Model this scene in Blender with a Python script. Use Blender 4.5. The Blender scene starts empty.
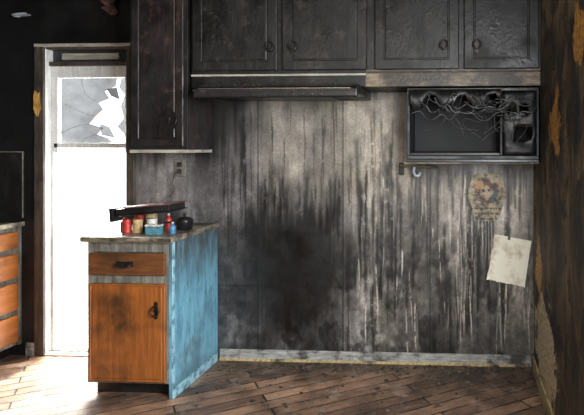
import bpy, bmesh, math, random
import numpy as np
from mathutils import Vector, Matrix
random.seed(7); rng=np.random.default_rng(5)
S=bpy.context.scene
try:
    S.view_settings.view_transform='Standard'
    S.view_settings.look='None'
except Exception as e: print(e)

# ------------------------------------------------------------ materials
class M:
    def __init__(s,name,rough=.6,metal=0.,spec=.5):
        s.m=bpy.data.materials.new(name); s.m.use_nodes=True
        s.nt=s.m.node_tree; s.b=s.nt.nodes['Principled BSDF']
        s.b.inputs['Roughness'].default_value=rough
        s.b.inputs['Metallic'].default_value=metal
        s.b.inputs['Specular IOR Level'].default_value=spec
        s.pos=s.nt.nodes.new('ShaderNodeNewGeometry').outputs['Position']
    def link(s,a,b):
        if isinstance(a,bpy.types.NodeSocket): s.nt.links.new(a,b)
        else: b.default_value=a
    def map(s,sc=(1,1,1),rot=(0,0,0),loc=(0,0,0)):
        n=s.nt.nodes.new('ShaderNodeMapping'); s.nt.links.new(s.pos,n.inputs[0])
        n.inputs['Scale'].default_value=sc; n.inputs['Rotation'].default_value=rot; n.inputs['Location'].default_value=loc
        return n.outputs[0]
    def noise(s,scale,detail=4,vec=None,rough=.6,dist=0.):
        n=s.nt.nodes.new('ShaderNodeTexNoise'); n.inputs['Scale'].default_value=scale
        n.inputs['Detail'].default_value=detail; n.inputs['Roughness'].default_value=rough
        n.inputs['Distortion'].default_value=dist
        s.nt.links.new(vec or s.pos,n.inputs['Vector']); return n.outputs['Fac']
    def voro(s,scale,vec=None,feat='DISTANCE_TO_EDGE'):
        n=s.nt.nodes.new('ShaderNodeTexVoronoi'); n.feature=feat; n.inputs['Scale'].default_value=scale
        s.nt.links.new(vec or s.pos,n.inputs['Vector']); return n.outputs[0]
    def ramp(s,fac,stops):
        n=s.nt.nodes.new('ShaderNodeValToRGB'); e=n.color_ramp.elements
        while len(e)<len(stops): e.new(.5)
        for i,(p,c) in enumerate(stops):
            e[i].position=p
            e[i].color=(c,c,c,1) if not hasattr(c,'__len__') else (*c,1)
        s.nt.links.new(fac,n.inputs[0]); return n.outputs[0]
    def mix(s,fac,a,b,mode='MIX'):
        n=s.nt.nodes.new('ShaderNodeMix'); n.data_type='RGBA'; n.blend_type=mode
        f=[i for i in n.inputs if i.name=='Factor' and i.type=='VALUE'][0]
        A=[i for i in n.inputs if i.name=='A' and i.type=='RGBA'][0]; B=[i for i in n.inputs if i.name=='B' and i.type=='RGBA'][0]
        s.link(fac,f)
        s.link(a if not isinstance(a,tuple) else (*a,1),A); s.link(b if not isinstance(b,tuple) else (*b,1),B)
        return [o for o in n.outputs if o.type=='RGBA'][0]
    def math(s,op,a,b=0.,c=None):
        n=s.nt.nodes.new('ShaderNodeMath'); n.operation=op; s.link(a,n.inputs[0]); s.link(b,n.inputs[1])
        if c is not None: s.link(c,n.inputs[2])
        return n.outputs[0]
    def sep(s):
        n=s.nt.nodes.new('ShaderNodeSeparateXYZ'); s.nt.links.new(s.pos,n.inputs[0]); return n.outputs
    def range(s,v,a,b,c=0.,d=1.):
        n=s.nt.nodes.new('ShaderNodeMapRange'); n.interpolation_type='SMOOTHSTEP'
        s.nt.links.new(v,n.inputs[0])
        for i,k in enumerate((a,b,c,d)): n.inputs[i+1].default_value=k
        return n.outputs[0]
    def blob(s,a,b,ca,cb,ra,rb,amp=3.4,nz=None,soft=.06):
        da=s.math('DIVIDE',s.math('SUBTRACT',a,ca),ra); db=s.math('DIVIDE',s.math('SUBTRACT',b,cb),rb)
        r=s.math('SQRT',s.math('ADD',s.math('MULTIPLY',da,da),s.math('MULTIPLY',db,db)))
        if nz is not None: r=s.math('ADD',r,s.math('MULTIPLY',s.math('SUBTRACT',nz,.5),amp))
        return s.range(r,1.0,1-soft)
    def col(s,c): s.link(c if not isinstance(c,tuple) else (*c,1),s.b.inputs['Base Color']); return s
    def rough(s,r): s.link(r,s.b.inputs['Roughness']); return s
    def bump(s,h,st=.5,dist=.01):
        n=s.nt.nodes.new('ShaderNodeBump'); n.inputs['Strength'].default_value=st; n.inputs['Distance'].default_value=dist
        s.nt.links.new(h,n.inputs['Height']); s.nt.links.new(n.outputs[0],s.b.inputs['Normal']); return s

def lin(r,g,b): return tuple(((c/255)/12.92 if c/255<.04045 else ((c/255+.055)/1.055)**2.4) for c in (r,g,b))

def painted(name,ca,cb,cchar=(.012,.010,.009),charlo=.5,charhi=.62,streak='z',rough=.5,scale=5,bump=.4):
    m=M(name,rough)
    st={'z':(9,9,1.2),'x':(1.2,9,9),'y':(9,1.2,9),'n':(3,3,3)}[streak]
    v=m.map(st); a=m.noise(scale,6,v,.65); f=m.noise(60,4)
    g=m.noise(2.3*scale/5*1.2,8,None,.7)
    c=m.mix(m.ramp(a,[(.35,0.),(.65,1.)]),ca,cb)
    c=m.mix(m.ramp(g,[(charlo,0.),(charhi,1.)]),c,cchar)
    c=m.mix(m.ramp(f,[(.35,.0),(.7,.35)]),c,tuple(x*.4 for x in ca))
    m.col(c).bump(m.math('ADD',f,a),bump,.006); return m.m

def charred(name,base=(.006,.0055,.005),hi=(.024,.021,.019),rough=.38,spec=.45,streak=(6,6,1),blister=.25,lo=.5):
    m=M(name,rough,0,spec)
    a=m.noise(4,7,m.map(streak),.7); f=m.noise(45,5)
    wv=m.nt.nodes.new('ShaderNodeVectorMath'); wv.operation='ADD'
    nn=m.nt.nodes.new('ShaderNodeTexNoise'); nn.inputs['Scale'].default_value=7
    sc=m.nt.nodes.new('ShaderNodeVectorMath'); sc.operation='SCALE'; sc.inputs['Scale'].default_value=.12
    m.nt.links.new(nn.outputs['Color'],sc.inputs[0]); m.nt.links.new(m.pos,wv.inputs[0]); m.nt.links.new(sc.outputs[0],wv.inputs[1])
    v=m.voro(34,wv.outputs[0],'F1'); g=m.noise(3.5,5)
    c=m.mix(m.ramp(a,[(lo,0.),(lo+.25,1.)]),base,hi)
    c=m.mix(m.ramp(m.noise(13,6,None,.7),[(.56,0.),(.66,.6)]),c,tuple(x*1.8 for x in hi))
    c=m.mix(m.ramp(m.noise(2.2,7,None,.7),[(.48,0.),(.60,.8)]),c,(.004,.004,.004))
    m.col(c).rough(m.ramp(m.noise(5,5),[(.35,rough-.08),(.65,rough+.3)]))
    msk=m.math('MULTIPLY',m.ramp(v,[(0,1.),(.55,0.)]),m.ramp(g,[(.46,0.),(.62,blister)]))
    m.bump(m.math('ADD',m.math('MULTIPLY',f,.45),m.math('ADD',msk,m.math('MULTIPLY',a,.4))),.5,.006); return m.m

def woodmat(name,a,b,char=.62,rough=.4,vert=True):
    m=M(name,rough)
    sc=(14,14,1.1) if vert else (1.1,1.1,14)
    n1=m.noise(3.2,8,m.map(sc),.65,.6); n2=m.noise(4,5)
    n3=m.noise(12,4,m.map((12,12,.6) if vert else (.6,.6,12)))
    c=m.mix(m.ramp(n1,[(.3,0.),(.7,1.)]),a,b)
    c=m.mix(m.ramp(n3,[(.5,0.),(.75,.55)]),c,tuple(x*.35 for x in a))
    c=m.mix(m.ramp(n2,[(char-.14,0.),(char+.08,.9)]),c,(.035,.018,.008))
    m.col(c).bump(n1,.25,.003); return m.m

def simple(name,c,rough=.5,metal=0.,dirt=.5):
    m=M(name,rough,metal); n=m.noise(35,5)
    m.col(m.mix(m.ramp(n,[(.42,0.),(.7,dirt)]),c,tuple(x*.15 for x in c))).bump(n,.3,.002); return m.m

mat_char=charred('charred_black_paint')
mat_char_brown=charred('charred_brown',(.009,.006,.0055),(.050,.024,.020),.42)
mat_door_char=charred('charred_cabinet_door',(.006,.0056,.005),(.024,.020,.017),.36,.45,(5,5,1.3),.3,.48)
mat_band=painted('scorched_rail',lin(140,126,102),lin(66,56,42),(.02,.014,.01),.42,.54,'x',.5,7)
mat_frame=painted('grimy_cabinet_frame',lin(136,134,124),lin(80,78,70),(.03,.027,.022),.5,.64,'z',.5,6)
mat_orange=woodmat('orange_varnished_wood',lin(160,94,40),lin(112,62,26),.60)
mat_orange2=woodmat('orange_varnished_wood_h',lin(122,76,42),lin(74,44,25),.56,.4,False)
mat_orange3=woodmat('orange_varnished_wood_left',lin(180,108,50),lin(132,76,32),.66,.4,False)
mat_counter=painted('dirty_laminate',lin(168,158,140),lin(110,98,80),(.03,.026,.02),.47,.6,'n',.4,8)
mat_black=simple('black_enamel',(.010,.010,.010),.3)
mat_iron=simple('blackened_iron',(.03,.028,.026),.35,.6)
mat_white=painted('white_door_paint',lin(235,235,232),lin(200,200,196),(.2,.19,.17),.66,.8,'z',.45,5)
mat_base=painted('chalky_baseboard',lin(185,185,180),lin(116,112,104),(.03,.027,.022),.5,.6,'x',.6,8)
mat_base_w=painted('warm_baseboard',lin(210,190,145),lin(140,116,72),(.03,.027,.022),.52,.62,'y',.6,7)
mat_ceiling=charred('sooty_ceiling',(.02,.018,.016),(.09,.08,.07),.6)
mat_metal=simple('dull_steel',(.45,.43,.4),.35,.9)

# blue side
m=M('blue_paint',.42)
z=m.sep()[2]
c=m.mix(m.ramp(m.noise(4,7,m.map((5,5,1))),[(.35,0.),(.7,1.)]),lin(122,178,198),lin(84,136,160))
c=m.mix(m.ramp(m.noise(24,6,m.map((1,1,.8))),[(.58,0.),(.74,.5)]),c,lin(170,190,195))
c=m.mix(m.ramp(m.noise(14,6,m.map((4,4,.9))),[(.55,0.),(.71,.75)]),c,(.05,.055,.055))
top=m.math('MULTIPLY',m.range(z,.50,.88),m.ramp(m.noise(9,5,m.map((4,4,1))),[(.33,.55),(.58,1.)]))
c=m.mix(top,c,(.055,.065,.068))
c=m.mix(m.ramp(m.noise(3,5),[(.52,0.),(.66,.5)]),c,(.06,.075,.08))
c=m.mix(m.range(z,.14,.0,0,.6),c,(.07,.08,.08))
m.col(c).bump(m.noise(50,4),.3,.003); mat_blue=m.m
m=M('blue_trim_paint',.4); m.col(m.mix(m.ramp(m.noise(22,5),[(.45,0.),(.65,1.)]),lin(150,195,208),lin(70,105,124))); mat_blue_t=m.m

# back wall (mesh colour attribute carries the stain layout)
m=M('smoke_stained_wall',.45)
at=m.nt.nodes.new('ShaderNodeAttribute'); at.attribute_name='Stain'
f=m.noise(80,6,m.map((1,1,.8)),.7); f2=m.noise(3,8,m.map((1.3,1,.9)),.72)
c=m.mix(1.,at.outputs['Color'],m.ramp(f,[(.3,.62),(.7,1.38)]),'MULTIPLY')
c=m.mix(1.,c,m.ramp(f2,[(.3,.55),(.7,1.35)]),'MULTIPLY')
m.col(c).rough(m.ramp(m.noise(4,6),[(.35,.28),(.65,.55)])).bump(m.math('ADD',m.math('MULTIPLY',f,.35),f2),.22,.005); mat_wall=m.m

# right wall
m=M('burnt_peeling_wall',.6)
sx,sy,sz=m.sep()
mid=m.noise(4,8,m.map((1,1,.6),(0,0,0),(1,2,3)),.7); fine=m.noise(45,5); rag=m.noise(7,8,None,.7); st=m.noise(12,6,m.map((1,1,.15)),.6)
c=m.mix(m.ramp(mid,[(.40,0.),(.60,1.)]),lin(54,44,34),lin(132,110,80))
c=m.mix(m.ramp(st,[(.42,.0),(.6,.8)]),c,lin(32,26,20))
c=m.mix(m.ramp(rag,[(.52,0.),(.55,.9)]),c,lin(18,15,13))
c=m.mix(m.ramp(fine,[(.4,.0),(.7,.6)]),c,lin(24,20,16))
c=m.mix(m.math('MULTIPLY',m.range(sz,1.85,2.2,0,.7),m.ramp(rag,[(.42,1.),(.55,.2)])),c,lin(140,122,96))
ochc=m.mix(m.ramp(fine,[(.4,0.),(.6,1.)]),lin(205,152,66),lin(130,90,40))
crc=m.mix(m.ramp(fine,[(.4,0.),(.65,1.)]),lin(222,208,172),lin(140,120,88))
for args,cc in (((-.86,1.55,.15,.17),ochc),((-.26,.68,.14,.19),ochc),((-.48,.30,.38,.27),crc),((-1.45,1.9,.15,.12),ochc)):
    c=m.mix(m.blob(sy,sz,*args,nz=rag),c,cc)
m.col(c).bump(m.math('ADD',mid,m.math('ADD',fine,rag)),.7,.014); mat_right=m.m

m=M('soot_wall',.6)
n=m.noise(5,6,m.map((2,2,1))); m.col(m.mix(m.ramp(n,[(.4,0.),(.75,1.)]),(.012,.012,.014),(.06,.055,.055))).bump(m.noise(40,5),.4,.006); mat_soot=m.m

# floor
m=M('diagonal_plank_floor',.45)
v=m.map((1,1,1),(0,0,math.radians(-33)))
br=m.nt.nodes.new('ShaderNodeTexBrick'); m.nt.links.new(v,br.inputs['Vector'])
br.offset=.37; br.inputs['Scale'].default_value=1; br.inputs['Brick Width'].default_value=1.25; br.inputs['Row Height'].default_value=.100
br.inputs['Mortar Size'].default_value=.006; br.inputs['Mortar Smooth'].default_value=.3; br.inputs['Bias'].default_value=0
br.inputs['Color1'].default_value=(*lin(182,142,112),1); br.inputs['Color2'].default_value=(*lin(98,74,58),1); br.inputs['Mortar'].default_value=(.008,.006,.005,1)
vm=m.nt.nodes.new('ShaderNodeMapping'); m.nt.links.new(v,vm.inputs[0]); vm.inputs['Scale'].default_value=(1.5,22,1)
gr=m.noise(4,8,vm.outputs[0],.7); fn=m.noise(40,5,vm.outputs[0]); bl=m.noise(2.4,8,None,.7); bl2=m.noise(7,7,None,.7); fn2=m.noise(38,6,None,.7)
c=m.mix(1.,br.outputs['Color'],m.ramp(gr,[(.3,.35),(.7,1.6)]),'MULTIPLY')
c=m.mix(m.ramp(bl,[(.45,0.),(.61,.8)]),c,lin(36,29,24))
c=m.mix(m.ramp(bl2,[(.54,0.),(.66,.6)]),c,lin(168,156,142))
c=m.mix(m.ramp(fn,[(.55,0.),(.7,.6)]),c,lin(20,15,13))
c=m.mix(m.ramp(fn2,[(.56,0.),(.66,.6)]),c,lin(22,17,14))
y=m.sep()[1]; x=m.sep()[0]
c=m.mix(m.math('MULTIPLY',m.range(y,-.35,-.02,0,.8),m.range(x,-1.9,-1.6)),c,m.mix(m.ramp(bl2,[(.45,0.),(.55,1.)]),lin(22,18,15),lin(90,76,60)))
m.col(c).rough(m.ramp(bl2,[(.3,.28),(.7,.65)]))
m.bump(m.math('ADD',m.math('MULTIPLY',br.outputs['Fac'],-1.2),m.math('ADD',m.math('MULTIPLY',gr,.4),m.math('MULTIPLY',fn2,.5))),.7,.008); mat_floor=m.m

# ------------------------------------------------------------ helpers
def link(o): bpy.context.collection.objects.link(o); return o
def parent(o,p):
    if p is not None:
        o.parent=p; o.matrix_parent_inverse=Matrix.Translation(-Vector(p.location))
    return o
def empty(name,loc):
    e=bpy.data.objects.new(name,None); e.location=loc; e.empty_display_size=.1; return link(e)
def meshobj(name,vs,fs,mat,par=None,smooth=False):
    c=Vector([sum(v[i] for v in vs)/len(vs) for i in range(3)])
    me=bpy.data.meshes.new(name); me.from_pydata([tuple(Vector(v)-c) for v in vs],[],fs); me.update()
    if mat: me.materials.append(mat)
    o=bpy.data.objects.new(name,me); o.location=c; link(o)
    bm=bmesh.new(); bm.from_mesh(me); bmesh.ops.recalc_face_normals(bm,faces=bm.faces); bm.to_mesh(me); bm.free()
    if smooth:
        for p in me.polygons: p.use_smooth=True
    return parent(o,par)
def bev(o,w=.004,s=2):
    b=o.modifiers.new('bevel','BEVEL'); b.width=w; b.segments=s; b.limit_method='ANGLE'; return o
BF=[(0,1,3,2),(4,6,7,5),(0,4,5,1),(2,3,7,6),(0,2,6,4),(1,5,7,3)]
def box(name,x0,x1,y0,y1,z0,z1,mat,par=None,b=.004):
    vs=[(x,y,z) for x in (x0,x1) for y in (y0,y1) for z in (z0,z1)]
    o=meshobj(name,vs,BF,mat,par)
    if b: bev(o,b)
    return o
def prism_x(name,prof,x0,x1,mat,par=None,b=.004):
    n=len(prof); vs=[(x0,p[0],p[1]) for p in prof]+[(x1,p[0],p[1]) for p in prof]
    fs=[tuple(range(n)),tuple(range(2*n-1,n-1,-1))]+[(i,(i+1)%n,n+(i+1)%n,n+i) for i in range(n)]
    o=meshobj(name,vs,fs,mat,par); 
    if b: bev(o,b)
    return o
def lathe(name,prof,cx,cy,mat,par=None,seg=28,rot=None):
    vs=[];fs=[]
    for r,z_ in prof:
        for i in range(seg):
            a=2*math.pi*i/seg; vs.append((cx+r*math.cos(a),cy+r*math.sin(a),z_))
    for j in range(len(prof)-1):
        for i in range(seg): fs.append((j*seg+i,j*seg+(i+1)%seg,(j+1)*seg+(i+1)%seg,(j+1)*seg+i))
    fs.append(tuple(range(seg))); fs.append(tuple((len(prof)-1)*seg+i for i in range(seg)))
    o=meshobj(name,vs,fs,mat,par,True)
    if rot: o.rotation_euler=rot
    return o
def tube(name,pts,r,mat,par=None,cyc=False):
    cu=bpy.data.curves.new(name,'CURVE'); cu.dimensions='3D'; cu.bevel_depth=r; cu.bevel_resolution=3; cu.resolution_u=6; cu.use_fill_caps=True
    sp=cu.splines.new('BEZIER'); sp.bezier_points.add(len(pts)-1)
    c=Vector(pts[0])
    for p,bp in zip(pts,sp.bezier_points):
        bp.co=Vector(p)-c; bp.handle_left_type=bp.handle_right_type='AUTO'
    sp.use_cyclic_u=cyc; cu.materials.append(mat)
    o=bpy.data.objects.new(name,cu); o.location=c; link(o); return parent(o,par)
def ringpull(name,x,y,zc,par,axis='y',r=.022):
    pts=[(x-.010,zc+.042),(x,zc+.052),(x+.010,zc+.042),(x+.008,zc+.012),(x+.016,zc),(x+.008,zc-.012),(x+.010,zc-.042),(x,zc-.052),(x-.010,zc-.042),(x-.008,zc-.012),(x-.016,zc),(x-.008,zc+.012)]
    vs=[(a,y,b) for a,b in pts]+[(a,y-.004,b) for a,b in pts]; n=12
    fs=[tuple(range(n)),tuple(range(2*n-1,n-1,-1))]+[(i,(i+1)%n,n+(i+1)%n,n+i) for i in range(n)]
    meshobj(name+'_backplate',vs,fs,mat_iron,par)
    tube(name+'_ring',[(x+r*math.sin(a),y-.012-.004*(1-math.cos(a)),zc-.018+r*math.cos(a)*1.25+.016) for a in [i*math.pi/4 for i in range(8)]],.0045,mat_iron,par,True)
def panel_door(name,x0,x1,yf,z0,z1,mat,par,mat2=None,rail=.05,t=.02):
    y=yf; i=rail; d=.004
    def R(ins,yy): return [(x0+ins,yy,z0+ins),(x1-ins,yy,z0+ins),(x1-ins,yy,z1-ins),(x0+ins,yy,z1-ins)]
    rings=[R(0,y),R(0,y-t+.004),R(.005,y-t),R(i,y-t),R(i+.004,y-t+d),R(i+.009,y-t+d),R(i+.014,y-t+.001)]
    vs=[v for r in rings for v in r]; fs=[(0,1,2,3)]
    for k in range(len(rings)-1):
        for j in range(4): fs.append((k*4+j,k*4+(j+1)%4,(k+1)*4+(j+1)%4,(k+1)*4+j))
    L=(len(rings)-1)*4; fs.append((L,L+1,L+2,L+3))
    return meshobj(name,vs,fs,mat,par)

# ------------------------------------------------------------ numpy noise for stain layout
def vn(x,y,seed):
    r=np.random.default_rng(seed); T=r.random((256,256))
    xi=np.floor(x).astype(int); yi=np.floor(y).astype(int); fx=x-xi; fy=y-yi
    fx=fx*fx*(3-2*fx); fy=fy*fy*(3-2*fy); a=xi%256;b=yi%256;a1=(xi+1)%256;b1=(yi+1)%256
    return (T[a,b]*(1-fx)+T[a1,b]*fx)*(1-fy)+(T[a,b1]*(1-fx)+T[a1,b1]*fx)*fy
def fbm(x,y,seed,o=4):
    s=0;w=.5;t=0
    for i in range(o): s=s+w*vn(x*2**i,y*2**i,seed+i); t+=w; w*=.55
    return s/t

WR=.465; WL=-3.65; H=2.6; YF=-5.3
DX0,DX1,DZ=-2.87,-2.28,2.13
xs=np.concatenate([np.linspace(WL,DX0,30),np.linspace(DX0,DX1,14)[1:],np.linspace(DX1,WR,680)[1:]])
zs=np.concatenate([np.linspace(0,DZ,320),np.linspace(DZ,H,20)[1:]])
X,Z=np.meshgrid(xs,zs,indexing='ij')
tc=np.array([-2.9,-2.266,-1.985,-1.678,-1.53,-1.374,-1.155,-.951,-.795,-.612,-.41,-.213,-.01,.185,.35,.475])
tz=np.array([2.0,1.78,1.55,1.32,1.08,.88,.68,.41,.14,0.])
T=np.array([
[18,15,15,15,15,20,20,20,20,20,20,20,20,20,20,20],
[20,22,22,10,22,76,104,98,108,110,70,40,40,40,50,60],
[20,40,50,22,50,98,138,108,116,136,92,56,50,50,50,50],
[20,88,104,66,88,110,132,114,114,136,112,92,96,112,128,100],
[20,85,104,80,84,86,92,84,96,126,106,96,128,146,144,102],
[20,42,52,62,58,30,26,30,66,98,78,80,132,134,138,102],
[20,40,45,56,50,22,20,22,54,92,84,68,114,106,124,94],
[20,40,45,60,50,26,24,28,70,112,86,68,86,74,98,78],
[25,50,50,70,68,54,60,56,84,118,78,60,68,58,84,68],
[25,50,50,50,50,40,40,40,60,80,60,50,60,50,70,60]],float)
warp=.05*(fbm(X*5,Z*3,3)-.5); warpz=.22*(fbm(X*7,Z*1.5,9)-.5)+.26*(fbm(X*36,Z*1.0,19)-.5)
def interp2(x,z_):
    tzr=tz[::-1]; Tr=T[::-1]
    zi=np.clip(np.searchsorted(tzr,z_)-1,0,len(tz)-2); xi=np.clip(np.searchsorted(tc,x)-1,0,len(tc)-2)
    fz=np.clip((z_-tzr[zi])/(tzr[zi+1]-tzr[zi]),0,1); fx=np.clip((x-tc[xi])/(tc[xi+1]-tc[xi]),0,1)
    fz=fz*fz*(3-2*fz); fx=fx*fx*(3-2*fx)
    return (Tr[zi,xi]*(1-fx)+Tr[zi,xi+1]*fx)*(1-fz)+(Tr[zi+1,xi]*(1-fx)+Tr[zi+1,xi+1]*fx)*fz
B=interp2(X+warp,Z+warpz)/255
step=np.where(X<-1.374,1.,np.where(X<-.795,.92,np.where(X<-.213,1.14,1.0)))
lum=B**2.2*1.25*step
s1=fbm(X*3,Z*2.2,21); s2=fbm(X*45,Z*3.5,31); s3=fbm(X*8,Z*7,41); s4=fbm(X*30,Z*24,47)
low=np.clip((1.15-Z)/.5,0,1)
lum*=np.exp(1.3*(s1-.5)+.6*(s2-.5)+1.2*(s3-.5)+(.5+1.2*low)*(s4-.5))
rag1=fbm(X*60,Z*26,71,3)
def runs(n,xr,zr,Lr,wr,dk,seed):
    global lum
    rr=random.Random(seed)
    for k in range(n):
        x0=rr.uniform(*xr); zt=rr.uniform(*zr); L=rr.uniform(*Lr); w=rr.uniform(*wr)
        xc=x0+.004*np.sin(Z*rr.uniform(5,14)+k)+.006*(rag1-.5); taper=np.clip((Z-(zt-L))/L,0,1)
        ww=w*(.35+.85*taper)*(.6+.8*rag1)
        mk=np.exp(-np.abs((X-xc)/ww)**3)*np.clip((zt-Z)/.06,0,1)*np.clip((Z-(zt-L))/.05,0,1)*np.clip((rag1-.18)/.15,0,1)
        lum=lum*(1-dk*rr.uniform(.6,1)*mk)
runs(58,(-.80,.44),(.5,1.33),(.15,.7),(.003,.014),.92,101)
runs(46,(-1.36,-.25),(1.1,1.78),(.15,.6),(.002,.008),.72,102)
runs(18,(-.02,.30),(.75,1.2),(.3,.8),(.006,.022),.93,103)
runs(40,(-1.36,-.80),(1.0,1.30),(.15,.45),(.005,.018),.8,104)
runs(36,(-.36,.44),(1.30,1.36),(.06,.4),(.004,.014),.88,105)
runs(22,(-.72,-.42),(1.1,1.6),(.3,.8),(.005,.018),.88,106)
runs(18,(-1.64,-1.40),(1.2,1.75),(.2,.8),(.004,.012),.6,107)
blk2=np.clip((fbm(X*8,Z*5,65)-.52)/.07,0,1)*np.clip((1.0-Z)/.4,0,1)*np.clip((X+1.5)/.2,0,1)
lum*=1-.78*blk2*np.clip(rag1+.35,0,1)
# soot halo just under and beside the microwave
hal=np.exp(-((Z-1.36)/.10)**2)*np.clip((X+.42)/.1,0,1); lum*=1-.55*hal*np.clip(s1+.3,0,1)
rr=random.Random(9)
for k in range(100):
    x0=rr.choice([rr.uniform(-.75,.44),rr.uniform(-.02,.42),rr.uniform(-.42,.42)]); zt=rr.uniform(.35,1.30); L=rr.uniform(.08,.45); w=rr.uniform(.0016,.0042)
    xc=x0+.006*np.sin(Z*9+k)+.005*(rag1-.5)
    mk=np.exp(-((X-xc)/w)**2)*np.clip((zt-Z)/.03,0,1)*np.clip((Z-(zt-L))/.08,0,1)*np.clip((rag1-.26)/.2,0,1)
    lum=lum*(1-mk)+mk*np.maximum(lum,.62*rr.uniform(.3,1))
for xsn in (-1.374,-.795,-.213):
    lum*=1-.8*np.exp(-((X-xsn)/.005)**2)
    lum+=.08*np.exp(-((X-xsn-.010)/.004)**2)*B
dz=np.abs(Z-.50-.02*(s3-.5)); lum*=1-.5*np.exp(-(dz/.006)**2)*((X<-.8)&(X>-1.65))
lum=np.clip(lum,.004,.8)
warm=np.clip((X+1.5)/1.2,0,1)*.30+.30*np.clip((Z-.95)/.3,0,1)*np.clip((X+1.5)/.2,0,1)+.25*fbm(X*4,Z*4,90)
col=np.stack([lum*(1.03+.12*warm),lum*(.975),lum*(.99-.32*warm),np.ones_like(lum)],-1)
nx,nz=X.shape
vs=np.stack([X,.0025*(s3-.5),Z],-1).reshape(-1,3)
ii,jj=np.meshgrid(np.arange(nx-1),np.arange(nz-1),indexing='ij')
xm=(xs[:-1]+xs[1:])/2; zm=(zs[:-1]+zs[1:])/2
keep=~((xm[ii]>DX0)&(xm[ii]<DX1)&(zm[jj]<DZ))
ii=ii[keep];jj=jj[keep]
F=np.stack([ii*nz+jj,(ii+1)*nz+jj,(ii+1)*nz+jj+1,ii*nz+jj+1],-1)
me=bpy.data.meshes.new('wall_back'); me.from_pydata(vs.tolist(),[],F.tolist()); me.update()
ca=me.color_attributes.new('Stain','FLOAT_COLOR','POINT'); ca.data.foreach_set('color',col.reshape(-1).astype(np.float32))
me.materials.append(mat_wall); link(bpy.data.objects.new('wall_back',me))

# ------------------------------------------------------------ room shell
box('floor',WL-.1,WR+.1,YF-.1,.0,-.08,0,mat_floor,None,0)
box('ceiling',WL-.1,WR+.1,YF-.1,.0,H,H+.08,mat_ceiling,None,0)
box('wall_left',WL-.1,WL,YF,0,0,H,mat_soot,None,0)
box('wall_front',WL,WR,YF-.1,YF,0,H,mat_soot,None,0)
wy0,wy1,wz0,wz1=-3.3,-1.75,.85,2.15
def wallseg(y0,y1,z0,z1): return [(x,y,z_) for x in (WR,WR+.1) for y in (y0,y1) for z_ in (z0,z1)]
vs=[];fs=[]
for s in ((YF,wy0,0,H),(wy1,0,0,H),(wy0,wy1,0,wz0),(wy0,wy1,wz1,H)):
    n=len(vs); vs+=wallseg(*s); fs+=[tuple(i+n for i in f) for f in BF]
meshobj('wall_right',vs,fs,mat_right)
w=empty('window_1',(WR+.05,(wy0+wy1)/2,wz0))
for nme,a in (('sill',(wy0,wy1,wz0,wz0+.04)),('head',(wy0,wy1,wz1-.04,wz1)),('jamb_a',(wy0,wy0+.04,wz0+.04,wz1-.04)),('jamb_b',(wy1-.04,wy1,wz0+.04,wz1-.04)),('meeting_rail',(wy0+.04,wy1-.04,1.48,1.52))):
    box('window_'+nme,WR+.02,WR+.08,a[0],a[1],a[2],a[3],mat_white,w)

box('baseboard_back',-1.632,.452,-.016,-.001,0,.075,mat_base,None,.003)
box('trim_1',-1.632,.440,-.024,-.0165,0,.02,mat_base_w,None,.003)
box('baseboard_right',WR-.016,WR-.001,YF,-.001,0,.085,mat_base_w,None,.003)
box('baseboard_left',-3.0,-2.935,-.016,-.001,0,.09,mat_base,None,.003)

# ------------------------------------------------------------ door
mat_casing=painted('scorched_casing',lin(88,78,68),lin(46,40,34),(.015,.012,.01),.5,.62,'z',.5,5)
mat_casing_lt=painted('pale_casing_edge',lin(190,185,172),lin(130,124,112),(.05,.045,.04),.56,.7,'x',.5,5)
d=empty('door_1',((DX0+DX1)/2,.06,0))
box('casing_l',DX0-.065,DX0+.002,-.02,0,0,2.13,mat_casing,d)
box('casing_r',DX1-.002,DX1+.055,-.02,0,0,2.13,mat_casing,d)
box('casing_top',DX0-.065,DX1+.055,-.022,0,2.125,2.145,mat_casing_lt,d,.002)
box('jamb_l',DX0-.02,DX0+.004,.0,.13,0,2.13,mat_white,d)
box('jamb_r',DX1-.004,DX1+.02,.0,.13,0,2.13,mat_white,d)
box('jamb_top',DX0,DX1,.0,.13,2.11,2.135,mat_casing,d)
box('transom_bar',DX0,DX1,.03,.11,2.0,2.03,mat_casing,d)
box('transom_panel',DX0,DX1,.07,.08,2.03,2.11,mat_soot,d,0)
box('transom_slat',DX0+.08,DX1-.1,.05,.07,2.045,2.09,mat_casing_lt,d)
box('stile_l',DX0+.004,DX0+.052,.05,.09,1.40,2.0,mat_white,d)
box('stile_r',DX1-.052,DX1-.004,.05,.09,1.40,2.0,mat_white,d)
box('stile_l_lower',DX0+.004,DX0+.022,.05,.09,0.013,1.40,mat_white,d)  # lower stiles and low rail thinned to shape in the overexposed daylight bloom
box('stile_r_lower',DX1-.022,DX1-.004,.05,.09,0.013,1.40,mat_white,d)
box('rail_top',DX0+.052,DX1-.052,.05,.09,1.92,2.0,mat_white,d)
box('rail_mid',DX0+.022,DX1-.022,.05,.09,1.43,1.465,mat_white,d)
box('rail_low',DX0+.022,DX1-.022,.05,.09,.013,.035,mat_white,d)
box('threshold',DX0,DX1,-.01,.13,0,.012,mat_white,d,.002)
def glassmat(name,lo,hi,ca,cb,tint):
    g=M(name,.5); nt=g.nt
    tr=nt.nodes.new('ShaderNodeBsdfTransparent'); mx=nt.nodes.new('ShaderNodeMixShader')
    tr.inputs[0].default_value=(*tint,1)
    g.col(g.mix(g.ramp(g.noise(9,5),[(.35,0.),(.65,1.)]),ca,cb))
    nt.links.new(g.ramp(g.noise(5,6,None,.7),[(.35,hi),(.65,lo)]),mx.inputs[0])
    nt.links.new(tr.outputs[0],mx.inputs[1]); nt.links.new(g.b.outputs[0],mx.inputs[2]); nt.links.new(mx.outputs[0],nt.nodes['Material Output'].inputs[0])
    return g.m
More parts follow.
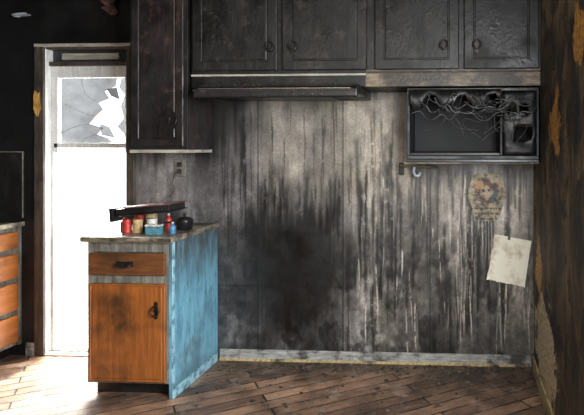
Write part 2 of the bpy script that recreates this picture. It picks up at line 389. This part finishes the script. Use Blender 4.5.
mat_glass=glassmat('sooty_pane_glass',.76,.90,(.16,.17,.18),(.32,.32,.32),(.8,.82,.84))
mat_glass2=glassmat('sooty_shard_glass',.72,.84,(.16,.17,.18),(.32,.32,.32),(.8,.82,.84))
mat_shard=glassmat('dark_sooty_shard',.88,.95,(.07,.07,.07),(.16,.16,.16),(.7,.7,.7))
gx0,gx1,gz0,gz1=DX0+.052,DX1-.052,1.465,1.92
pane=[(gx0,gz0),(-2.42,gz0),(-2.47,1.50),(-2.545,1.525),(-2.50,1.57),(-2.60,1.60),(-2.555,1.65),(-2.50,1.70),(-2.535,1.745),(-2.455,1.775),(-2.49,1.825),(-2.41,1.86),(-2.40,gz1),(gx0,gz1)]
meshobj('upper_pane',[(a,.07,b) for a,b in pane],[tuple(range(len(pane)))],mat_glass,d)
sliv=[(gx1,gz0+.02),(gx1,gz1),(-2.37,gz1),(-2.385,1.85),(-2.345,1.80),(-2.375,1.72),(-2.35,1.64),(-2.40,1.58),(-2.352,1.53)]
meshobj('side_sliver',[(a,.069,b) for a,b in sliv],[tuple(range(len(sliv)))],mat_glass2,d)
for i,sh in enumerate(([(-2.47,1.84),(-2.39,1.85),(-2.375,1.765),(-2.43,1.79)],[(-2.52,1.60),(-2.44,1.575),(-2.41,1.50),(-2.50,1.52)])):
    meshobj('hanging_shard_%d'%i,[(a,.060-.012*(j%2),b) for j,(a,b) in enumerate(sh)],[tuple(range(len(sh)))],mat_shard if i==0 else mat_glass2,d)
for i,pp in enumerate(([(gx0,1.53),(-2.70,1.58),(-2.60,1.60)],[(-2.535,1.745),(-2.62,1.80),(-2.66,gz1)],[(-2.545,1.525),(-2.62,1.50),(-2.66,gz0)],[(-2.555,1.65),(-2.68,1.69),(gx0,1.76)])):
    tube('crack_line_%d'%i,[(a,.068,b) for a,b in pp],.0013,mat_casing,d)

m=M('bright_concrete',.8); m.col(m.mix(m.ramp(m.noise(6,5),[(.4,0.),(.6,1.)]),(.7,.7,.68),(.85,.85,.83)))
box('ground',-9,5,.14,9,-.12,-.03,m.m,None,0)

mat_ochre=painted('ochre_peeled_paint',lin(215,165,80),lin(150,105,50),(.08,.05,.02),.6,.75,'n',.7,8)
def scrap(name,cx,y,cz,rx,rz,mat,seed,n=14,curl=.02,par=None):
    r=random.Random(seed); vs=[(cx,y-.004,cz)]
    for i in range(n):
        a=2*math.pi*i/n; q=r.uniform(.65,1.1); vs.append((cx+rx*q*math.cos(a),y-.003-curl*r.random(),cz+rz*q*math.sin(a)))
    return meshobj(name,vs,[(0,1+i,1+(i+1)%n) for i in range(n)],mat,par)
scrap('peeling_paint',-2.905,-.021,1.74,.03,.1,mat_ochre,3,curl=.008)
scrap('peeling_drywall',-2.37,-.01,2.42,.07,.09,painted('brown_drywall',lin(105,66,48),lin(50,34,26),(.02,.015,.01),.52,.66,'n',.7,8),5,curl=.10)
scrap('pale_highlight_strip',-3.03,-.002,2.345,.10,.018,simple('ash_grey_highlight',lin(150,155,160),.6),8,curl=.02)  # pale strip added in place of a light reflection, no peeling here
sp=empty('backsplash_panel',(-3.3,-.004,1.0))
box('panel_sheet',-3.62,-3.03,-.006,-.001,.95,1.40,mat_char,sp,0)
box('panel_cap',-3.62,-3.02,-.010,-.001,1.40,1.407,mat_frame,sp,.001)
box('panel_edge',-3.03,-3.024,-.010,-.001,.95,1.40,mat_frame,sp,.001)

# ------------------------------------------------------------ base cabinet
bc=empty('base_cabinet',(-1.9,-.3,0))
x0,x1=-2.148,-1.651
box('carcass',x0,x1-.018,-.58,-.002,.085,.893,mat_frame,bc,.002)
box('toe_kick',x0+.01,x1-.02,-.53,-.01,0,.084,mat_char,bc,0)
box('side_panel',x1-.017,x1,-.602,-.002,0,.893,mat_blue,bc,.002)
box('side_shoe_trim',x1+.0005,x1+.012,-.60,-.03,0,.055,mat_blue_t,bc,.003)
box('side_corner_bead',x1+.0005,x1+.005,-.604,-.575,.056,.893,mat_blue_t,bc,.002)
box('stile_left',x0,x0+.03,-.602,-.58,.085,.893,mat_frame,bc,.002)
box('stile_right',x1-.047,x1-.0175,-.602,-.58,.085,.893,mat_frame,bc,.002)
box('rail_top_face',x0+.03,x1-.047,-.602,-.58,.835,.893,mat_frame,bc,.002)
box('rail_mid_face',x0+.03,x1-.047,-.602,-.58,.655,.70,mat_frame,bc,.002)
box('rail_bottom_face',x0+.03,x1-.047,-.602,-.58,.085,.10,mat_frame,bc,.002)
box('drawer_front',x0+.020,x1-.030,-.622,-.603,.705,.832,mat_orange2,bc,.007)
panel_door('cabinet_door',x0+.020,x1-.030,-.603,.098,.655,mat_orange,bc,rail=.008)
ringpull('door_pull',x1-.080,-.624,.51,bc)
cx=-1.915
box('drawer_pull_plate',cx-.05,cx+.05,-.626,-.622,.755,.785,mat_iron,bc,.008)
tube('drawer_pull_bail',[(cx-.04,-.626,.775),(cx-.038,-.645,.765),(cx-.015,-.648,.757),(cx+.015,-.648,.757),(cx+.038,-.645,.765),(cx+.04,-.626,.775)],.005,mat_iron,bc)
box('counter_top',-2.168,-1.640,-.635,-.002,.8935,.925,mat_counter,bc,.005)
box('counter_edge_strip',-2.170,-1.638,-.6375,-.6355,.897,.921,painted('worn_edge',lin(150,138,116),lin(84,74,60),(.03,.025,.02),.46,.6,'x',.4,9),bc,.001)

lc=empty('base_cabinet.001',(-3.35,-.8,0))
fx=-3.037
box('carcass_b',WL+.001,fx-.018,-1.7,-.002,.08,.893,mat_frame,lc,.002)
box('toe_kick_b',WL+.001,fx-.08,-1.7,-.002,0,.079,mat_char,lc,0)
box('corner_stile',fx-.0175,fx,-.03,-.002,.08,.893,mat_frame,lc,.002)
box('counter_top_b',WL+.001,fx+.025,-1.72,-.002,.8935,.925,mat_counter,lc,.005)
k=0
for (a,b) in ((-.56,-.035),(-1.12,-.6),(-1.68,-1.16)):
    for (c0,c1) in ((.745,.86),(.545,.71),(.325,.51),(.105,.29)):
        k+=1; box('drawer_%d'%k,fx-.0175,fx+.004,a,b,c0,c1,mat_orange3,lc,.006)
        ym=(a+b)/2; zc=(c0+c1)/2
        tube('pull_%d'%k,[(fx+.004,ym-.04,zc+.01),(fx+.025,ym-.03,zc),(fx+.025,ym+.03,zc),(fx+.004,ym+.04,zc+.01)],.005,mat_iron,lc)

# ------------------------------------------------------------ upper cabinets
TOP=2.55
tcab=empty('wall_cabinet',(-1.87,-.17,1.42))
ux0,ux1=-2.05,-1.683
box('tall_carcass',ux0,ux1,-.33,-.002,1.42,TOP,mat_char_brown,tcab,.003)
box('tall_face_l',ux0,ux0+.03,-.352,-.331,1.42,TOP,mat_char,tcab,.002)
box('tall_face_r',ux1-.03,ux1,-.352,-.331,1.42,TOP,mat_char,tcab,.002)
box('tall_face_bottom',ux0+.03,ux1-.03,-.352,-.331,1.42,1.455,mat_char,tcab,.002)
box('tall_lower_edge',ux0-.002,ux1+.002,-.354,-.02,1.400,1.4195,mat_casing_lt,tcab,.002)
panel_door('tall_door',ux0+.018,ux1-.020,-.353,1.44,2.53,mat_char_brown,tcab,rail=.045)
ringpull('tall_pull',ux1-.075,-.374,1.60,tcab)

uc=empty('wall_cabinet.001',(-.6,-.17,1.8))
cx0,cx1=-1.660,.462
box('row_carcass',cx0,cx1,-.33,-.002,1.80,TOP,mat_char,uc,.003)
box('row_rail_left',cx0,-.580,-.352,-.331,1.80,1.905,mat_char,uc,.002)
box('row_rail_right',-.5795,cx1,-.352,-.331,1.80,1.905,mat_band,uc,.002)
box('row_rail_edge',cx0,-.580,-.3585,-.3525,1.868,1.880,mat_casing_lt,uc,.002)
box('row_face',cx0,cx1,-.351,-.3315,1.906,TOP,mat_char,uc,0)
box('bottom_moulding',-.579,cx1,-.366,-.353,1.882,1.889,mat_casing,uc,.003)
doors=((-1.645,-1.120,'R'),(-1.088,-.572,'L'),(-.524,-.020,'R'),(.010,.452,'L'))
for i,(a,b,h) in enumerate(doors):
    panel_door('row_door_%d'%(i+1),a,b,-.353,1.900,2.53,mat_door_char,uc,rail=.055)
ringpull('row_pull_1',-1.16,-.374,2.045,uc); ringpull('row_pull_2',-1.02,-.374,2.045,uc)
ringpull('row_pull_3',-.11,-.374,2.045,uc); ringpull('row_pull_4',.085,-.374,2.045,uc)

# ------------------------------------------------------------ range hood
hd=empty('range_hood',(-1.07,-.25,1.75))
prism_x('hood_shell',[(-.005,1.797),(-.368,1.797),(-.50,1.79),(-.515,1.775),(-.515,1.728),(-.495,1.722),(-.47,1.745),(-.005,1.745)],-1.57,-.605,mat_char,hd,.005)
box('hood_front_trim',-1.572,-.603,-.520,-.5155,1.758,1.772,mat_char_brown,hd,.002)
box('hood_edge_highlight',-1.54,-.64,-.5175,-.5155,1.7745,1.7775,mat_metal,hd,.0005)  # thin pale strip drawing the highlight along the hood's top front edge
box('hood_filter',-1.40,-.80,-.42,-.1,1.738,1.7445,mat_iron,hd,.002)
for i in range(4):
    x=-1.0+i*.055; box('hood_switch_%d'%i,x,x+.03,-.5225,-.5155,1.736,1.750,mat_iron,hd,.002)
vs=[];fs=[]
nn=60
for i in range(nn):
    x=-1.56+ .95*i/(nn-1); hgt=.004+.014*random.random(); 
    vs+=[(x,-.375,1.7975),(x,-.44,1.797+hgt),(x,-.495,1.7905)]
for i in range(nn-1): fs+=[(3*i,3*i+3,3*i+4,3*i+1),(3*i+1,3*i+4,3*i+5,3*i+2)]
meshobj('ash_crust',vs,fs,mat_casing,hd)

# ------------------------------------------------------------ burnt-out microwave
mw=empty('microwave_oven',(.06,-.18,1.34))
mx0,mx1,mz0,mz1=-.332,.455,1.362,1.790
mat_mwf=charred('scorched_microwave_shell',(.008,.009,.010),(.034,.038,.042),.35,.5,(3,3,3),.2,.45)
mat_cav=simple('cavity_soot',(.004,.0045,.005),.7)
box('mw_back',mx0,mx1,-.03,-.004,mz0,mz1,mat_cav,mw,.002)
box('mw_top',mx0,mx1,-.345,-.03,mz1-.02,mz1,mat_char,mw,.003)
box('mw_bottom',mx0,mx1,-.345,-.03,mz0,mz0+.022,mat_mwf,mw,.003)
box('mw_side_l',mx0,mx0+.016,-.345,-.03,mz0+.022,mz1-.02,mat_mwf,mw,.003)
box('mw_side_r',mx1-.016,mx1,-.345,-.03,mz0+.022,mz1-.02,mat_char,mw,.003)
box('mw_divider',.225,.240,-.335,-.03,mz0+.022,mz1-.02,mat_char,mw,.003)
box('mw_cavity_floor',mx0+.016,.225,-.32,-.03,mz0+.0225,mz0+.040,mat_iron,mw,.003)
box('mw_cavity_back',mx0+.02,.223,-.05,-.031,mz0+.045,mz1-.03,mat_cav,mw,.002)
box('mw_transformer',.27,.37,-.20,-.08,mz0+.0225,mz0+.11,mat_iron,mw,.006)
box('mw_magnetron',.29,.40,-.18,-.08,mz0+.20,mz0+.29,mat_iron,mw,.006)
P=[];fs=[];N1,N2=8,16; rq=random.Random(12)
for i in range(N1+1):
    for j in range(N2+1):
        u=i/N1;v_=j/N2
        P.append((.245+.19*u+rq.uniform(-.004,.004),-.350-.012*rq.random()-.01*math.sin(v_*9+u*3),1.388+.375*v_+rq.uniform(-.004,.004)))
for i in range(N1):
    for j in range(N2):
        if (3<=i<=6 and 4<=j<=6) or (1<=i<=5 and 10<=j<=12 and not i==3): continue
        fs.append((i*(N2+1)+j,(i+1)*(N2+1)+j,(i+1)*(N2+1)+j+1,i*(N2+1)+j+1))
o=meshobj('mw_melted_fascia',P,fs,mat_char,mw,True); so=o.modifiers.new('s','SOLIDIFY'); so.thickness=.006
box('mw_bottom_lip',mx0-.02,mx1,-.362,-.12,1.335,1.345,mat_band,mw,.002)
box('mw_bottom_skirt',mx0,mx1,-.345,-.06,1.346,1.3615,mat_black,mw,.002)
P=[];fs=[];N1=34
r=random.Random(2)
for i in range(N1+1):
    x=mx0+.012+.55*i/N1; dr=.055+.045*math.sin(i*.55)+.04*r.random()
    P+=[(x,-.347,1.782),(x,-.360-.008*r.random(),1.775-dr*.45),(x,-.352-.012*r.random(),1.775-dr)]
for i in range(N1): fs+=[(3*i,3*i+3,3*i+4,3*i+1),(3*i+1,3*i+4,3*i+5,3*i+2)]
o=meshobj('mw_melted_skin',P,fs,mat_char,mw,True); so=o.modifiers.new('s','SOLIDIFY'); so.thickness=.006
for q in range(12):
    xa=-.30+q*.045; pts=[]
    n=8; L=r.uniform(.16,.32); zb=r.uniform(1.66,1.765)
    for i in range(n):
        pts.append((min(xa+L*i/(n-1),.43),-.366-r.uniform(0,.012),zb+r.uniform(-.028,.016)-.05*math.sin(math.pi*i/(n-1))))
    tube('mw_wire_%d'%q,pts,r.uniform(.003,.007),mat_mwf if q%3==0 else mat_black,mw)
for q in range(12):
    xa=r.uniform(-.28,.4); pts=[(xa,-.355,1.76)]
    for i in range(1,6): pts.append((min(.43,xa+r.uniform(-.05,.06)*i*.5),-.352-r.uniform(0,.02),1.76-i*r.uniform(.03,.06)))
    tube('mw_dangling_wire_%d'%q,pts,.0028,mat_iron,mw)

tb=empty('towel_bar',(-.3,-.06,1.32))
box('bar_plate',-.42,-.385,-.012,-.001,1.25,1.335,mat_iron,tb,.003)
tube('bar_arm',[(-.40,-.012,1.31),(-.40,-.07,1.312),(-.34,-.085,1.312),(-.15,-.085,1.305)],.008,mat_band,tb)
tube('bar_hook',[(-.31,-.085,1.31),(-.31,-.09,1.265),(-.285,-.10,1.25),(-.27,-.09,1.27)],.009,simple('pale_enamel',lin(170,185,195),.4),tb)

ot=empty('wall_outlet',(-1.914,-.005,1.30))
box('outlet_plate',-1.955,-1.873,-.008,-.001,1.235,1.355,mat_frame,ot,.004)
for zc in (1.272,1.318):
    box('outlet_socket_%d'%int(zc*1000),-1.932,-1.896,-.012,-.0085,zc-.016,zc+.016,mat_casing,ot,.006)
tube('outlet_cord',[(-1.914,-.012,1.272),(-1.914,-.05,1.262),(-1.935,-.06,1.20),(-1.93,-.05,1.15),(-1.96,-.05,1.10)],.004,mat_casing,ot)

# ------------------------------------------------------------ plaque & paper
pl=M('printed_plaque',.55)
px_,_,pz_=pl.sep(); nz_=pl.noise(40,5)
def ell(cx,cz,rx,rz,amp=1.6): return pl.blob(px_,pz_,cx,cz,rx,rz,amp,nz_,.3)
c=pl.mix(pl.ramp(pl.noise(26,5),[(.42,0.),(.66,.85)]),lin(176,162,134),lin(88,76,62))
c=pl.mix(ell(.160,1.150,.088,.083),c,lin(96,62,48))
c=pl.mix(ell(.205,1.120,.035,.060),c,lin(72,86,84))
c=pl.mix(ell(.110,1.185,.038,.034),c,lin(170,128,84))
c=pl.mix(ell(.155,1.140,.046,.052),c,lin(172,150,122))
c=pl.mix(ell(.137,1.152,.012,.010),c,lin(34,28,25))
c=pl.mix(ell(.175,1.152,.012,.010),c,lin(34,28,25))
txt=pl.math('MULTIPLY',pl.ramp(pl.math('SINE',pl.math('MULTIPLY',pz_,190.)),[(.3,0.),(.5,1.)]),pl.range(pz_,1.06,1.05))
c=pl.mix(pl.math('MULTIPLY',txt,pl.ramp(pl.noise(60,2),[(.45,0.),(.5,.9)])),c,lin(30,26,24))
c=pl.mix(pl.ramp(pl.noise(22,6,None,.7),[(.48,0.),(.60,.85)]),c,lin(42,36,31))
pl.col(c)
pts=[]
for i in range(40):
    a=2*math.pi*i/40; px=.118*math.copysign(abs(math.cos(a))**.55,math.cos(a)); pz=.156*math.copysign(abs(math.sin(a))**.6,math.sin(a))
    px*=1+.05*math.cos(6*a); 
    if pz<-.05: px*=.86
    pts.append((.160+px,1.108+pz))
n=len(pts)
vs=[(a,-.003,b) for a,b in pts]+[(a,-.018,b) for a,b in pts]
meshobj('wall_plaque',vs,[tuple(range(n)),tuple(range(2*n-1,n-1,-1))]+[(i,(i+1)%n,n+(i+1)%n,n+i) for i in range(n)],pl.m)

pm=M('scorched_paper',.7); nn_=pm.noise(7,6); pm.col(pm.mix(pm.ramp(nn_,[(.5,0.),(.68,1.)]),lin(242,238,220),lin(180,160,120)))
P=[Vector((.215,0,.865)),Vector((.452,0,.822)),Vector((.405,0,.524)),Vector((.160,0,.570))]
vs=[];N=14
for i in range(N+1):
    for j in range(N+1):
        u=i/N;v_=j/N; p=P[0]*(1-u)*(1-v_)+P[1]*u*(1-v_)+P[2]*u*v_+P[3]*(1-u)*v_
        y_=-.006-.022*abs(v_-.25)**1.5-.03*max(0,u-.6)**1.5*v_-.02*max(0,.3-u)*v_
        if (i==0 or j==N) : p=p+Vector((r.uniform(-.004,.004),0,r.uniform(-.004,.004)))
        vs.append((p.x,y_,p.z))
fs=[(i*(N+1)+j,(i+1)*(N+1)+j,(i+1)*(N+1)+j+1,i*(N+1)+j+1) for i in range(N) for j in range(N) if not(i==5 and j==0)]
meshobj('paper_sheet',vs,fs,pm.m,None,True)

# ------------------------------------------------------------ things on the counter
CT=.9255
red=simple('red_label',lin(180,45,35),.4,0,.6); blue=simple('blue_label',lin(60,120,160),.4,0,.6); tan=simple('tan_label',lin(190,160,112),.5,0,.6)
wht=simple('white_plastic',lin(200,198,190),.4,0,.6); teal=simple('teal_tin',lin(95,150,165),.35,.3,.6); dred=simple('maroon_vinyl',lin(104,66,60),.5,0,.6); brown=simple('brown_card',lin(110,85,60),.6)
def can(name,x,y,r_,h,body,lid=mat_metal,zb=CT):
    e=empty(name,(x,y,zb))
    lathe('can_body',[(r_*.94,zb),(r_,zb+.004),(r_*.97,zb+.008),(r_*.97,zb+h*.45),(r_*.985,zb+h*.5),(r_*.97,zb+h*.55),(r_*.97,zb+h-.008),(r_,zb+h-.004),(r_*.95,zb+h)],x,y,body,e)
    lathe('can_lid',[(r_*.9,zb+h+.0003),(r_*.9,zb+h+.0015),(r_*.3,zb+h+.001)],x,y,lid,e)
    return e
def bottle(name,x,y,r_,h,body,cap):
    e=empty(name,(x,y,CT))
    lathe('bottle_body',[(r_*.9,CT),(r_,CT+.005),(r_,CT+h*.6),(r_*.85,CT+h*.68),(r_*.35,CT+h*.8),(r_*.33,CT+h*.86)],x,y,body,e)
    lathe('bottle_cap',[(r_*.42,CT+h*.862),(r_*.42,CT+h*.99),(r_*.36,CT+h)],x,y,cap,e); return e
can('tin_can',-1.995,-.34,.030,.090,red)
can('tin_can.001',-1.925,-.33,.034,.100,tan)
can('tin_can.002',-1.865,-.43,.030,.080,wht,teal)
can('tin_can.003',-1.930,-.47,.028,.080,tan,mat_metal)
can('tin_can.004',-1.995,-.47,.026,.076,red,mat_metal)
bottle('spice_bottle',-2.045,-.42,.020,.085,brown,red)
bottle('spice_bottle.001',-1.815,-.33,.018,.10,red,wht)
# cooking pot
e=empty('cooking_pot',(-1.715,-.33,CT)); px,py=-1.715,-.33
lathe('pot_body',[(.040,CT),(.047,CT+.006),(.050,CT+.05),(.053,CT+.060),(.050,CT+.060),(.046,CT+.050),(.044,CT+.010)],px,py,mat_black,e)
lathe('pot_lid',[(.049,CT+.0605),(.047,CT+.066),(.030,CT+.076),(.008,CT+.080),(.007,CT+.090),(.012,CT+.096),(.010,CT+.101)],px,py,mat_iron,e)
tube('pot_handle',[(px-.030,py-.038,CT+.052),(px-.05,py-.085,CT+.056),(px-.06,py-.12,CT+.058)],.006,mat_black,e)
e=empty('tea_tin',(-1.79,-.54,CT))
x,y,w_,d_,h=-1.79,-.54,.085,.05,.060
box('tin_box',x-w_/2,x+w_/2,y-d_/2,y+d_/2,CT,CT+h*.8,teal,e,.006)
box('tin_cover',x-w_/2-.002,x+w_/2+.002,y-d_/2-.002,y+d_/2+.002,CT+h*.8+.0003,CT+h,wht,e,.005)
bottle('spice_bottle.002',-1.70,-.50,.018,.07,blue,wht)
e=empty('charred_binder',(-1.93,-.35,1.045))
def rb(name,x0,x1,y0,y1,z0,z1,mat):
    o=box(name,x0,x1,y0,y1,z0,z1,mat,None,.003)
    cc=Vector((-1.93,-.35,1.045)); R=Matrix.Translation(cc)@Matrix.Rotation(math.radians(-5),4,'Y')@Matrix.Translation(-cc)
    o.matrix_world=R@Matrix.Translation(o.location); 
    o.parent=e; o.matrix_parent_inverse=Matrix.Translation(-cc); return o
rb('binder_lower_cover',-2.09,-1.74,-.46,-.24,1.031,1.037,mat_black)
rb('binder_pages',-2.08,-1.75,-.45,-.25,1.0375,1.074,mat_char)
rb('binder_upper_cover',-2.02,-1.74,-.46,-.24,1.0745,1.083,dred)
rb('binder_spine',-2.115,-2.0905,-.46,-.24,1.00,1.083,mat_black)

# ------------------------------------------------------------ floor debris: one mesh
vs=[];fs=[]
rd=random.Random(11)
for i in range(400):
    if i<300: x=rd.uniform(-1.60,.43); y=-.03-abs(rd.gauss(0,.10))
    else: x=rd.uniform(-1.6,.43); y=rd.uniform(-.9,-.05)
    if y>-.04: y=-.04
    if -2.2<x<-1.6 and y>-.68: continue
    s=rd.uniform(.003,.012)*(1.5 if i%17==0 else 1); a=rd.uniform(0,6.3); n=len(vs); k=rd.randint(4,6)
    lo=[];hi=[]
    for q in range(k):
        t=a+2*math.pi*q/k; q_=s*rd.uniform(.5,1.2); px,py=x+q_*math.cos(t)*1.6,y+q_*math.sin(t)
        px=min(px,.447); py=min(py,-.026)
        lo.append((px,py,0.0005)); hi.append((px*.8+x*.2,py*.8+y*.2,s*rd.uniform(.3,.9)))
    vs+=lo+hi; fs+=[tuple(n+q for q in range(k)),tuple(n+k+q for q in range(k))]+[(n+q,n+(q+1)%k,n+k+(q+1)%k,n+k+q) for q in range(k)]
meshobj('floor_debris',vs,fs,painted('charred_rubble',lin(110,96,80),lin(40,32,26),(.02,.015,.012),.45,.55,'n',.8,20))

# ------------------------------------------------------------ lights
def area(name,loc,rot,sx,sy,p,c):
    l=bpy.data.lights.new(name,'AREA'); l.shape='RECTANGLE'; l.size=sx; l.size_y=sy; l.energy=p; l.color=c
    o=bpy.data.objects.new(name,l); o.location=loc; o.rotation_euler=rot; link(o); return o
def aim(o,t): o.rotation_euler=(Vector(t)-o.location).to_track_quat('-Z','Y').to_euler()
a=area('window_daylight',(WR+.3,-2.5,1.6),(0,0,0),1.4,1.2,205,(.94,.97,1)); aim(a,(-1.6,-.3,.4))
a=area('room_fill',(-1.2,-3.9,1.9),(0,0,0),1.6,1.0,32,(1,.93,.84)); aim(a,(-1.0,0,.5))
a=area('door_daylight',(-2.75,.75,1.7),(0,0,0),.8,1.5,260,(1,.98,.94)); aim(a,(-2.35,-.6,0))
sl=bpy.data.lights.new('sun','SUN'); sl.energy=14; sl.angle=.06; sl.color=(1,.96,.9)
so=bpy.data.objects.new('sun',sl); link(so); so.location=(-3.5,3,3); so.rotation_euler=Vector((.06,-1,-1.35)).to_track_quat('-Z','Y').to_euler()
w=bpy.data.worlds.new('sky'); S.world=w; w.use_nodes=True
w.node_tree.nodes['Background'].inputs[0].default_value=(.95,.98,1,1); w.node_tree.nodes['Background'].inputs[1].default_value=2.5

# ------------------------------------------------------------ camera
cam=bpy.data.cameras.new('camera'); co=bpy.data.objects.new('camera',cam); link(co)
co.location=(0,-3.7,1.43); co.rotation_euler=(math.radians(90),0,math.radians(3.3))
cam.sensor_width=36; cam.lens=560/584*36; cam.shift_x=(292-430)/584; cam.shift_y=-(207.5-148)/584
cam.clip_start=.05; S.camera=co
